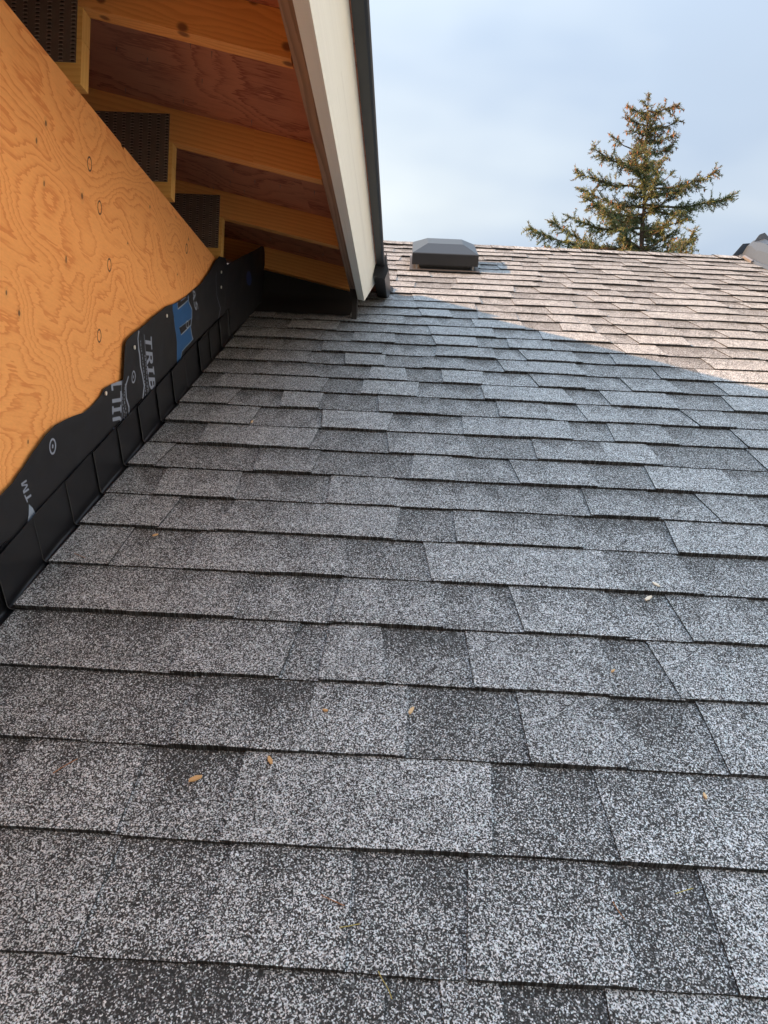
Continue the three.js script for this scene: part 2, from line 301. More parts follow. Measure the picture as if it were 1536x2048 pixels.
{ // ridge caps: short bent shingles lapped along the ridge
  const r = rng(99), zr = -S_RIDGE * CS, yr = -H + S_RIDGE * SN;
  for (let x = -0.34, k = 0; x < X_END - 0.01; x += 0.146, k++) {
    const x1 = Math.min(x + 0.165, X_END + 0.01), lift = 0.010 + 0.003 * r(), pos = [], uv = [], col = [], tone = 0.85 + 0.35 * r(), row = Math.floor(r() * 5), off = r() * 9, dl = (r() - 0.5) * 0.012;
    const sec = (xx, h) => { const a = R(xx, S_RIDGE - 0.125 + dl, h), b = R(xx, S_RIDGE - 0.03, h), c = [xx, yr + h * 1.02 - 0.004, zr], d = [xx, yr - 0.02 + h, zr - 0.04], e = [xx, yr - 0.065 + h, zr - 0.13]; return [R(xx, S_RIDGE - 0.125 + dl, h - 0.006), a, b, c, d, e]; };
    const A = sec(x, lift + 0.004), B = sec(x1, lift);
    for (let q = 0; q + 1 < A.length; q++) { const sh = q === 0 ? 0.12 : 1; for (const [p, u, w] of [[A[q], x, q], [B[q], x1, q], [B[q + 1], x1, q + 1], [A[q], x, q], [B[q + 1], x1, q + 1], [A[q + 1], x, q + 1]]) { pos.push(...p); uv.push((u + off) / GSPAN, (row + 0.1 + 0.16 * w) / ROWS); col.push(tone * sh, tone * sh, tone * sh); } }
    for (let q = 1; q + 1 < A.length; q++) { const lo = (p) => [p[0], p[1] - 0.006, p[2]]; for (const p of [A[q], A[q + 1], lo(A[q + 1]), A[q], lo(A[q + 1]), lo(A[q])]) { pos.push(...p); uv.push(0, 0); col.push(0.1, 0.1, 0.1); } }
    const g = new THREE.BufferGeometry(); g.setAttribute('position', new THREE.Float32BufferAttribute(pos, 3)); g.setAttribute('uv', new THREE.Float32BufferAttribute(uv, 2)); g.setAttribute('color', new THREE.Float32BufferAttribute(col, 3)); g.computeVertexNormals();
    part('ridge_cap', g, shingleMat, roof);
  }
}

// ---------------------------------------------------------------- the dormer: plywood wall, trusses, eave
const WX = -0.678, M = 0.205;                                   // outer face of the plywood; fall of the dormer roof
const under = (x) => 0.932 - M * (x + 0.2745);                  // underside of the dormer's roof boards
const dormer = thing('dormer', 'unfinished dormer with orange plywood wall and open rafter eave', 'dormer', [WX, roofY(-1.5), -1.5]);
{
  const P = (z, y) => [WX - 0.012, y, z];
  const g = prism([[1.2, roofY(1.2)], [1.2, 0.75], [-1.705, 0.750], [-1.712, 0.744], [-1.724, 0.743], [-1.727, 0.7505], [-2.585, 0.752], [-2.70, roofY(-2.7)]], P, [0.012, 0, 0]);
  const uv = g.attributes.uv, ps = g.attributes.position;
  for (let k = 0; k < uv.count; k++) uv.setXY(k, (-ps.getZ(k) - PLY_A0) / PLY_SA, (ps.getY(k) - PLY_B0) / PLY_SB);
  plyWallMap.wrapS = plyWallMap.wrapT = THREE.MirroredRepeatWrapping;
  part('plywood_sheet', g, plyWallMat, dormer);
  part('top_plate', box(WX - 0.16, WX - 0.022, 0.70, 0.766, -2.95, 1.2), pineMats[1], dormer);
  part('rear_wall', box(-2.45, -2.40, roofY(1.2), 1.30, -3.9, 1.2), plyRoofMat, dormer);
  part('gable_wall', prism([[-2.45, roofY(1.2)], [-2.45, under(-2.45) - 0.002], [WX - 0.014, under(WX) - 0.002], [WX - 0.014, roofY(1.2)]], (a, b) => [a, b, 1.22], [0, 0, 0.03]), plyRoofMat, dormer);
}
const SP = 0.584, trussZ = [0.843, 0.259, -0.325, -0.909, -1.493, -2.078, -2.658, -3.245];
trussZ.forEach((z, k) => {
  const t = bag('truss', dormer), D = 0.037, pl = (a, b) => [a, b, z], w = [0, 0, -D], m = pineMats[k % 3];
  const shift = k * 0.37;
  const chord = prism([[-2.38, under(-2.38) - 0.001], [-2.38, under(-2.38) - 0.092], [-0.2565, under(-0.2565) - 0.092], [-0.2565, under(-0.2565) - 0.001]], pl, w);
  { const u = chord.attributes.uv, ps = chord.attributes.position; for (let q = 0; q < u.count; q++) u.setXY(q, ps.getX(q) + shift + 5, (ps.getY(q) + M * ps.getX(q)) + (z - ps.getZ(q)) + shift); }
  part('top_chord', chord, m, t, dormer);
  if (z > -3) {
    part('bottom_chord', prism([[-2.38, 0.770], [-2.38, 0.859], [-0.6795, 0.859], [-0.6795, 0.770]], pl, w), heelMat, t, dormer);
    part('heel_block', prism([[-0.93, 0.8605], [-0.93, under(-0.93) - 0.0935], [-0.6795, under(-0.6795) - 0.0935], [-0.6795, 0.8605]], pl, w), heelMat, t, dormer);
    part('connector_plate', prism([[-0.93, 0.812], [-0.93, 1.0], [-0.690, 1.0], [-0.690, 0.812]], (a, b) => [a, b, z + 0.0016], [0, 0, -0.0012]), plateMat, t, dormer);
  }
});
{ // roof boards, one sheet after the other up the eave
  let z = 1.2;
  for (const z1 of [0.261, -0.95, -2.06, -3.226, -3.72]) {
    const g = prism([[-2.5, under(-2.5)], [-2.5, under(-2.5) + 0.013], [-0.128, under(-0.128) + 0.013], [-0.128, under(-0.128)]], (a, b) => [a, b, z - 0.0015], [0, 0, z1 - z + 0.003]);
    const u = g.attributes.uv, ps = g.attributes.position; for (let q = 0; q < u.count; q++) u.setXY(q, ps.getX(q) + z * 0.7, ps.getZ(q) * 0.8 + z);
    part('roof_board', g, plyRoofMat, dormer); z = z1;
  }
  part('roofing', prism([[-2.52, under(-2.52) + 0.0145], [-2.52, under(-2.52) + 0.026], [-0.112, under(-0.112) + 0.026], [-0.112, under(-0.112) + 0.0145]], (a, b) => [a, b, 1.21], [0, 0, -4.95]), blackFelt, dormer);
  // fascia leans square to the rafters
  const A = Math.atan(M), F = (u, w) => [-0.1727 + u * Math.sin(A) - w * Math.cos(A), 0.731 + u * Math.cos(A) + w * Math.sin(A)];
  const W3 = [-0.028 * Math.cos(A), 0.028 * Math.sin(A), 0], W4 = [-0.048 * Math.cos(A), 0.048 * Math.sin(A), 0];
  const fg = prism([[1.2, 0.002], [1.2, 0.184], [-3.335, 0.184], [-3.009, 0.002], [-3.007, 0.0]], (z, u) => [...F(u, 0), z], W3);
  part('fascia', fg, fasciaMat, dormer);
  part('sub_fascia', prism([[1.2, 0.047], [1.2, 0.170], [-3.10, 0.170], [-3.06, 0.047]], (z, u) => [...F(u, 0.0305), z], W4), weatherMat, dormer);
  const y0 = under(-0.14);
  part('drip_edge', prism([[-0.1335, y0 - 0.004], [-0.131, y0 + 0.006], [-0.110, y0 + 0.0225], [-0.1015, y0 + 0.0215], [-0.0985, y0 - 0.003], [-0.102, y0 - 0.008], [-0.108, y0 - 0.010]], (a, b) => [a, b, 1.215], [0, 0, -4.66]), darkEdge, dormer);
}
{ // nail points that came through the roof boards
  const r = rng(12), gs = [];
  for (let k = 0; k < 70; k++) { const x = -0.95 + 0.65 * r(), z = -0.9 - 2.3 * r(); const c = new THREE.ConeGeometry(0.0016, 0.014 + 0.012 * r(), 5); c.rotateX(Math.PI + (r() - 0.5) * 0.5); c.translate(x, under(x) - 0.006, z); gs.push(c); }
  const m = part('nail_points', mergeGeometries(gs), std({ color: rgb(0.25, 0.22, 0.2), metalness: 0.6, roughness: 0.5 }), dormer); m.userData.kind = 'stuff';
}

// ---------------------------------------------------------------- black underlayment strip with its print
{
  const A0 = 1.1, SA = 2.2, B0 = -0.35, SB = 1.4, cw = 2048, ch = 1304;
  const cv = document.createElement('canvas'); cv.width = cw; cv.height = ch; const c = cv.getContext('2d');
  const X = (z) => (-z - A0) / SA * cw, Y = (y) => ch - (y - B0) / SB * ch;
  c.fillStyle = 'rgb(19,22,29)'; c.fillRect(0, 0, cw, ch);
  const r = rng(3);
  for (let k = 0; k < 2600; k++) { const q = r(); c.globalAlpha = 0.025 + 0.03 * r(); c.fillStyle = q < 0.5 ? 'rgb(88,92,102)' : 'rgb(12,14,18)'; c.beginPath(); c.ellipse(r() * cw, r() * ch, 8 + 34 * r(), 4 + 14 * r(), r() * 3, 0, 7); c.fill(); }
  c.globalAlpha = 1;
  const GREY = 'rgb(138,150,170)', poly = (pts, close = true) => { c.beginPath(); pts.forEach(([z, y], k) => (k ? c.lineTo(X(z), Y(y)) : c.moveTo(X(z), Y(y)))); if (close) c.closePath(); };
  const stroke = (pts, wd, col = GREY) => { poly(pts, false); c.lineWidth = wd; c.strokeStyle = col; c.lineCap = 'butt'; c.lineJoin = 'round'; c.stroke(); };
  // lettering: origin (base line start), end of the base line, top of the first letter
  function letters(txt, o, e, t, font = 'bold 100px sans-serif', col = GREY) {
    c.save(); c.font = font; const w = c.measureText(txt).width, hgt = 72;
    const ox = X(o[0]), oy = Y(o[1]), ex = X(e[0]), ey = Y(e[1]), tx = X(t[0]), ty = Y(t[1]);
    c.transform((ex - ox) / w, (ey - oy) / w, -(tx - ox) / hgt, -(ty - oy) / hgt, ox, oy); c.fillStyle = col; c.fillText(txt, 0, 0); c.restore();
  }
  letters('TRIBU', [-1.872, 0.345], [-1.958, 0.165], [-1.925, 0.352]);
  stroke([[-1.825, 0.345], [-1.82, 0.324], [-1.842, 0.293], [-1.857, 0.263], [-1.881, 0.234], [-1.894, 0.218], [-1.886, 0.17]], 7);
  stroke([[-1.866, 0.345], [-1.903, 0.276], [-1.929, 0.232], [-1.914, 0.175]], 2);
  letters('UILT', [-1.756, 0.090], [-1.722, 0.218], [-1.702, 0.080]);
  // the two lines of fine print beside each word are too small to read: broken marks
  const fine = (pts) => { c.setLineDash([5, 2, 8, 3, 3, 2, 6, 4]); stroke(pts, 4.5, 'rgb(120,132,150)'); c.setLineDash([]); };
  fine([[-1.843, 0.325], [-1.866, 0.285], [-1.893, 0.236], [-1.908, 0.19]]); fine([[-1.884, 0.295], [-1.907, 0.252], [-1.918, 0.205]]);
  stroke([[-1.775, 0.225], [-1.763, 0.202], [-1.773, 0.172], [-1.791, 0.152], [-1.794, 0.135], [-1.785, 0.12]], 6);
  stroke([[-1.727, 0.212], [-1.731, 0.164], [-1.751, 0.131], [-1.747, 0.1]], 2);
  fine([[-1.757, 0.205], [-1.757, 0.17], [-1.775, 0.14], [-1.775, 0.12]]); fine([[-1.745, 0.18], [-1.747, 0.16], [-1.764, 0.135], [-1.762, 0.115]]);
  for (const [z, y] of [[-1.814, 0.229], [-1.397, 0.036]]) { c.strokeStyle = GREY; c.lineWidth = 4; c.beginPath(); c.ellipse(X(z), Y(y), 11, 13, 0, 0, 7); c.stroke(); c.fillStyle = GREY; c.beginPath(); c.ellipse(X(z), Y(y), 3, 4, 0, 0, 7); c.fill(); }
  letters('TM', [-1.325, -0.064], [-1.303, -0.026], [-1.306, -0.071]);
  c.fillStyle = 'rgb(140,158,180)'; poly([[-1.313, -0.073], [-1.332, -0.081], [-1.350, -0.098], [-1.339, -0.110], [-1.312, -0.125], [-1.316, -0.091]]); c.fill();
  c.fillStyle = 'rgb(30,84,140)'; poly([[-2.085, 0.49], [-2.134, 0.51], [-2.243, 0.56], [-2.262, 0.523], [-2.298, 0.509], [-2.301, 0.484], [-2.288, 0.452], [-2.302, 0.429], [-2.321, 0.42], [-2.206, 0.362], [-2.187, 0.31], [-2.167, 0.30], [-2.157, 0.379], [-2.11, 0.442], [-2.09, 0.455]]); c.fill();
  stroke([[-2.245, 0.56], [-2.264, 0.523], [-2.300, 0.509], [-2.304, 0.484], [-2.291, 0.452], [-2.305, 0.429], [-2.323, 0.42]], 5, 'rgb(120,135,155)');
  stroke([[-2.321, 0.42], [-2.206, 0.362], [-2.187, 0.31]], 2.5, 'rgb(120,140,165)'); stroke([[-2.11, 0.442], [-2.157, 0.379], [-2.167, 0.31]], 2.5, 'rgb(60,110,165)');
  c.fillStyle = 'rgb(19,22,29)'; poly([[-2.135, 0.53], [-2.135, 0.485], [-2.141, 0.473], [-2.25, 0.525], [-2.25, 0.57]]); c.fill(); stroke([[-2.135, 0.50], [-2.141, 0.473], [-2.25, 0.525]], 3.5, 'rgb(130,145,165)');
  c.fillStyle = 'rgb(110,125,150)'; poly([[-2.165, 0.52], [-2.17, 0.502], [-2.225, 0.528], [-2.225, 0.545]]); c.fill();
  c.fillStyle = 'rgb(19,22,29)'; poly([[-2.167, 0.425], [-2.296, 0.48], [-2.29, 0.459], [-2.19, 0.408]]); c.fill(); stroke([[-2.296, 0.48], [-2.167, 0.425]], 2, 'rgb(110,130,155)'); stroke([[-2.19, 0.408], [-2.29, 0.459]], 3.5, 'rgb(130,145,165)');
  c.strokeStyle = 'rgb(130,145,165)'; c.lineWidth = 3; c.beginPath(); c.ellipse(X(-2.250), Y(0.452), 13, 9, -0.4, 0, 7); c.stroke();
  letters('AS', [-2.285, 0.573], [-2.338, 0.512], [-2.316, 0.583], 'bold 100px sans-serif', 'rgb(120,132,150)');
  stroke([[-2.565, 0.70], [-2.565, 0.673], [-2.594, 0.626], [-2.645, 0.594], [-2.621, 0.548], [-2.594, 0.535]], 4, 'rgb(92,102,120)');
  c.fillStyle = 'rgb(32,52,100)'; c.beginPath(); c.ellipse(X(-3.0), Y(0.80), 34, 26, 0, 0, 7); c.fill();
  const map = new THREE.CanvasTexture(cv); map.colorSpace = THREE.SRGBColorSpace; map.magFilter = THREE.LinearFilter; map.wrapS = map.wrapT = THREE.ClampToEdgeWrapping;
  const mat = std({ map, roughness: 0.62 });
  const top = [[1.2, -1.21], [-0.9, -0.22], [-1.10, -0.112], [-1.225, -0.051], [-1.256, -0.034], [-1.297, -0.003], [-1.322, 0.021], [-1.367, 0.056], [-1.405, 0.077], [-1.457, 0.094], [-1.537, 0.114], [-1.586, 0.137], [-1.624, 0.161], [-1.640, 0.179], [-1.678, 0.193], [-1.738, 0.212], [-1.744, 0.29], [-1.751, 0.308], [-1.797, 0.335], [-1.874, 0.372], [-1.928, 0.402], [-2.045, 0.459], [-2.142, 0.494], [-2.253, 0.542], [-2.373, 0.605], [-2.469, 0.672], [-2.546, 0.736], [-2.60, 0.766], [-2.673, 0.782], [-2.69, 0.762], [-2.72, 0.778], [-2.861, 0.843], [-3.043, 0.925], [-3.15, 0.978], [-3.191, 0.99], [-3.215, 0.97], [-3.222, 0.92]];
  const cols = []; for (let k = 0; k + 1 < top.length; k++) { const n = k === 0 ? 12 : Math.max(1, Math.round((top[k][0] - top[k + 1][0]) / 0.02)); for (let q = 0; q < n; q++) { const t = q / n; cols.push([lerp(top[k][0], top[k + 1][0], t), lerp(top[k][1], top[k + 1][1], t)]); } } cols.push(top[top.length - 1]);
  const rows = 12, pos = [], uv = [], idx = [];
  const xAt = (z, y, t) => { let x = -0.6738 + (z < -2.63 ? -0.0597 * (z + 2.63) : 0); x += 0.0045 * (0.55 + fbm(z * 8, y * 10, 4)) + 0.003 * Math.max(0, noise(z * 22 + y * 14, y * 6)) + t * t * t * 0.006 * clamp(0.55 + 1.6 * noise(z * 4.3, 5.5)); return x; };
  for (const [z, y1] of cols) { const y0 = roofY(z) + 0.004; for (let q = 0; q <= rows; q++) { const t = q / rows, y = lerp(y0, y1, t); pos.push(xAt(z, y, t), y, z); uv.push((-z - A0) / SA, (y - B0) / SB); } pos.push(xAt(z, y1, 1) - 0.0022, y1 - 0.0005, z); uv.push((-z - A0) / SA, (y1 - B0) / SB); }
  const st = rows + 2; for (let k = 0; k + 1 < cols.length; k++) for (let q = 0; q <= rows; q++) { const a = k * st + q, b = a + 1, d = a + st, e = d + 1; idx.push(a, d, b, b, d, e); }
  const g = new THREE.BufferGeometry(); g.setAttribute('position', new THREE.Float32BufferAttribute(pos, 3)); g.setAttribute('uv', new THREE.Float32BufferAttribute(uv, 2)); g.setIndex(idx); g.computeVertexNormals();
  const t = thing('underlayment_membrane', 'black printed underlayment membrane with torn wavy top edge along plywood wall', 'membrane', [-0.672, roofY(-1.8), -1.8]);
  part('sheet', g, mat, t);
  const nailMat = std({ color: rgb(0.75, 0.75, 0.72), roughness: 0.4 });
  for (const [z, y] of [[-2.035, 0.43], [-1.791, 0.298], [-1.637, 0.167], [-2.635, 0.667], [-2.627, 0.718]]) { const n = new THREE.CylinderGeometry(0.0032, 0.0038, 0.003, 10); n.rotateZ(Math.PI / 2); n.scale(1, 1.4, 1); n.translate(xAt(z, y, 0.9) + 0.0035, y, z); part('nail_head', n, nailMat, t); }
  // the apron that closes the gap under the last rafter
  const ap = [], au = []; const apron = [[S0 + 18.62 * EXPO, 0.010], [S0 + 18.75 * EXPO, 0.013], [S0 + 19.9 * EXPO, 0.016]].map(([s, h]) => R(0, s, h)).map((p) => [p[1], p[2]]); apron.push([apron[2][0] + 0.05, -3.285], [1.02, -3.287]);
  const rowsA = apron.length, nx = 10; for (let q = 0; q < rowsA; q++) for (let k = 0; k <= nx; k++) { const x = lerp(-0.668, -0.236, k / nx); ap.push(x, apron[q][0] + (q < 3 ? 0.004 * noise(x * 9, q) : 0), apron[q][1]); au.push(0, 0); }
  const ai = []; for (let q = 0; q + 1 < rowsA; q++) for (let k = 0; k < nx; k++) { const a = q * (nx + 1) + k; ai.push(a, a + 1, a + nx + 1, a + 1, a + nx + 2, a + nx + 1); }
  const ag = new THREE.BufferGeometry(); ag.setAttribute('position', new THREE.Float32BufferAttribute(ap, 3)); ag.setAttribute('uv', new THREE.Float32BufferAttribute(au, 2)); ag.setIndex(ai); ag.computeVertexNormals();
  part('apron', ag, blackFelt, t);
}

// ---------------------------------------------------------------- step flashing, one bent plate for each course
{
  const r = rng(61);
  for (let i = -4; i <= 19; i++) {
    const s0 = S0 + i * EXPO + (r() - 0.5) * 0.006, s1 = s0 + 0.20, hgt = 0.102 + (r() - 0.5) * 0.004, kick = 0.002 + 0.006 * r(), rad = 0.008;
    const profile = (s, t) => { const x = -0.6655 + lerp(kick, -0.001, t), lift = lerp(0.0036, -0.004, t); const pts = [[x + 0.034, lift - 0.001]]; for (let q = 0; q <= 4; q++) { const a = Math.PI / 2 * q / 4; pts.push([x + rad - Math.sin(a) * rad, lift + rad - Math.cos(a) * rad]); } pts.push([x - 0.0006, hgt * 0.6], [x - (1 - t) * 0.001 - 0.0006, hgt]); return pts.map(([px, h]) => [px, s, h]); };
    const secs = [0, 0.33, 0.66, 1].map((t) => profile(lerp(s0, s1, t), t)), n = secs[0].length, pos = [], idx = [], th = 0.0016;
    const put = (p, off) => { const q = R(...p); pos.push(q[0] - (off ? th : 0), q[1] - (off ? th * 0.6 : 0), q[2] - (off ? th * 0.3 : 0)); };
    for (const o of [0, 1]) for (const s of secs) for (const p of s) put(p, o);
    const at = (o, k, q) => (o * secs.length + k) * n + q;
    for (const o of [0, 1]) for (let k = 0; k + 1 < secs.length; k++) for (let q = 0; q + 1 < n; q++) { const a = at(o, k, q), b = at(o, k, q + 1), c = at(o, k + 1, q + 1), d = at(o, k + 1, q); if (o) idx.push(a, c, b, a, d, c); else idx.push(a, b, c, a, c, d); }
    const f = new THREE.BufferGeometry(); f.setAttribute('position', new THREE.Float32BufferAttribute(pos, 3)); f.setIndex(idx); f.computeVertexNormals();
    const ep = [], ei = []; const quad = (...v) => { const b = ep.length / 3; for (const k of v) ep.push(pos[3 * k], pos[3 * k + 1], pos[3 * k + 2]); ei.push(b, b + 1, b + 2, b, b + 2, b + 3); };
    for (let q = 0; q + 1 < n; q++) quad(at(0, 0, q), at(1, 0, q), at(1, 0, q + 1), at(0, 0, q + 1));
    for (let k = 0; k + 1 < secs.length; k++) quad(at(0, k, n - 1), at(1, k, n - 1), at(1, k + 1, n - 1), at(0, k + 1, n - 1));
    const e = new THREE.BufferGeometry(); e.setAttribute('position', new THREE.Float32BufferAttribute(ep, 3)); e.setIndex(ei); e.computeVertexNormals();
    const t = thing('step_flashing', 'bent black metal step flashing lapped against the membrane along the shingles', 'flashing', R(-0.6655, s0, 0), 'step flashing pieces up the wall');
    part('plate', f, blackMetal, t);
    part('cut_edge', e, std({ color: rgb(0.10, 0.105, 0.115), roughness: 0.45 }), t);
  }
}

// ---------------------------------------------------------------- kick-out flashing and post where the eave dies into the roof
{
  const t = thing('eave_end_flashing', 'crumpled black metal flashing at the foot of the white fascia', 'flashing', R(-0.12, S0 + 22 * EXPO, 0));
  const yc = under(-0.14);
  part('cap', prism([[-0.143, yc - 0.052], [-0.143, yc + 0.002], [-0.120, yc + 0.029], [-0.101, yc + 0.030], [-0.094, yc + 0.046], [-0.0925, yc + 0.002], [-0.081, yc - 0.020], [-0.096, yc - 0.062]], (a, b) => [a, b, -3.075], [0.004, 0.010, -0.40]), blackMetal, t);
  part('apron', prism([[-0.150, 0.0], [-0.150, 0.03], [-0.105, 0.024], [-0.080, 0.006], [-0.068, 0.0]], (a, b) => R(a, S0 + 21.9 * EXPO, b + 0.008), [0.0, 0.05, -0.1]), blackFelt, t);
  part('post', box(-0.226, -0.205, 0.62, 0.84, -3.10, -3.05), blackFelt, t);
}

// ---------------------------------------------------------------- roof vent
{
  const sA = S0 + 26.15 * EXPO, t = thing('roof_vent', 'charcoal roof vent with sloped hood standing just below the ridge', 'vent', R(0.2, sA, 0));
  const hood = std({ color: rgb(0.016, 0.017, 0.020), roughness: 0.34 }), x0 = 0.018, x1 = 0.380, d = 0.36;
  const ring = (x0, x1, a, b, h) => [[x0, a, h], [x1, a, h], [x1, b, h], [x0, b, h]].map((p) => R(p[0], sA + p[1], p[2]));
  const loft = (levels, cap) => { const pos = []; const tri = (a, b, c) => pos.push(...a, ...b, ...c); for (let k = 0; k + 1 < levels.length; k++) for (let q = 0; q < 4; q++) { const a = levels[k][q], b = levels[k][(q + 1) % 4], c = levels[k + 1][(q + 1) % 4], e = levels[k + 1][q]; tri(a, b, c); tri(a, c, e); } if (cap) { const l = levels[levels.length - 1]; tri(l[0], l[1], l[2]); tri(l[0], l[2], l[3]); } const g = new THREE.BufferGeometry(); g.setAttribute('position', new THREE.Float32BufferAttribute(pos, 3)); g.setAttribute('uv', new THREE.Float32BufferAttribute(new Float32Array(pos.length / 3 * 2), 2)); g.computeVertexNormals(); return g; };
  part('hood', loft([ring(x0 + 0.004, x1 - 0.004, 0.004, d - 0.004, 0.036), ring(x0, x1, 0, d, 0.036), ring(x0, x1, 0, d, 0.094), ring(x0 + 0.003, x1 - 0.003, 0.003, d - 0.003, 0.098), ring(x0 + 0.080, x1 - 0.080, 0.085, d - 0.085, 0.134), ring(x0 + 0.083, x1 - 0.083, 0.088, d - 0.088, 0.1355)], true), hood, t);
  part('throat', loft([ring(x0 + 0.04, x1 - 0.04, 0.035, d - 0.04, 0.008), ring(x0 + 0.04, x1 - 0.04, 0.035, d - 0.04, 0.06)], false), hood, t);
  part('flange', loft([ring(x0 - 0.012, x1 + 0.012, -0.028, d + 0.05, 0.0105), ring(x0 - 0.012, x1 + 0.012, -0.028, d + 0.05, 0.0135)], true), std({ color: rgb(0.05, 0.05, 0.055), roughness: 0.6 }), t);
  for (const [x, a] of [[x0 + 0.022, 0.012], [x1 - 0.03, 0.012], [x0 + 0.022, d - 0.02], [x1 - 0.03, d - 0.02]]) part('leg', loft([ring(x, x + 0.009, a, a + 0.009, 0.0136), ring(x, x + 0.009, a, a + 0.009, 0.05)], false), std({ color: rgb(0.35, 0.35, 0.35), roughness: 0.5 }), t);
}

// ---------------------------------------------------------------- grey sheet metal along the far end of the roof
{
  const t = thing('metal_rake_cap', 'bent grey sheet metal cap along the roof end at the ridge', 'metal cap', R(X_END, S_RIDGE - 0.3, 0));
  const metal = std({ color: rgb(0.05, 0.075, 0.115), roughness: 0.5, metalness: 0.1 }), r = rng(8);
  const prof = [[0.0, 0.004], [0.012, 0.022], [0.024, 0.020], [0.045, 0.075], [0.075, 0.112], [0.13, 0.122], [0.20, 0.10], [0.30, 0.085], [0.30, -0.04]];
  let s = S_RIDGE + 0.0, k = 0;
  while (s > S_RIDGE - 2.2) {
    const s1 = s - (k === 0 ? 0.20 : 0.42), pos = [], idx = [], dent = k === 0 ? 0.014 : 0.004, n = 4;
    for (let q = 0; q <= n; q++) for (const [a, h] of prof) { const ss = lerp(s, s1, q / n), j = dent * noise(a * 30 + k * 5, q * 1.3 + k); pos.push(...R(X_END - 0.036 + a + j * 0.5, ss, h * (1 + (q === 0 && k === 0 ? 0.22 * noise(a * 25, 3) : 0)) + j + (k % 2) * 0.002)); }
    const m = prof.length; for (let q = 0; q < n; q++) for (let c = 0; c + 1 < m; c++) { const a = q * m + c; idx.push(a, a + 1, a + m, a + 1, a + m + 1, a + m); }
    let g = new THREE.BufferGeometry(); g.setAttribute('position', new THREE.Float32BufferAttribute(pos, 3)); g.setIndex(idx); g = g.toNonIndexed(); g.computeVertexNormals();
    part('sheet', g, metal, t); s = s1 + 0.012; k++;
  }
  part('end_flap', prism([[0.0, 0.0], [0.055, 0.085], [0.10, 0.09], [0.10, 0.0]], (a, b) => R(X_END - 0.075 + a, S_RIDGE + 0.004 + a * 0.05, b), [0.0, 0.0015, -0.002]), metal, t);
  part('end_fold', prism([[0.0, 0.0], [0.03, 0.05], [0.06, 0.062], [0.10, 0.03], [0.10, 0.0]], (a, b) => R(X_END + 0.03 + a, S_RIDGE - 0.03 + b * 0.2, b + 0.10), [0.002, 0.0, -0.02]), metal, t);
  part('hem', prism([[S_RIDGE - 0.24, 0.008], [S_RIDGE - 0.24, 0.02], [S_RIDGE - 0.10, 0.028], [S_RIDGE - 0.10, 0.012]], (a, b) => R(X_END - 0.046, a, b), [0.012, 0.004, 0]), std({ color: rgb(0.22, 0.22, 0.23), roughness: 0.4, metalness: 0.4 }), t);
}

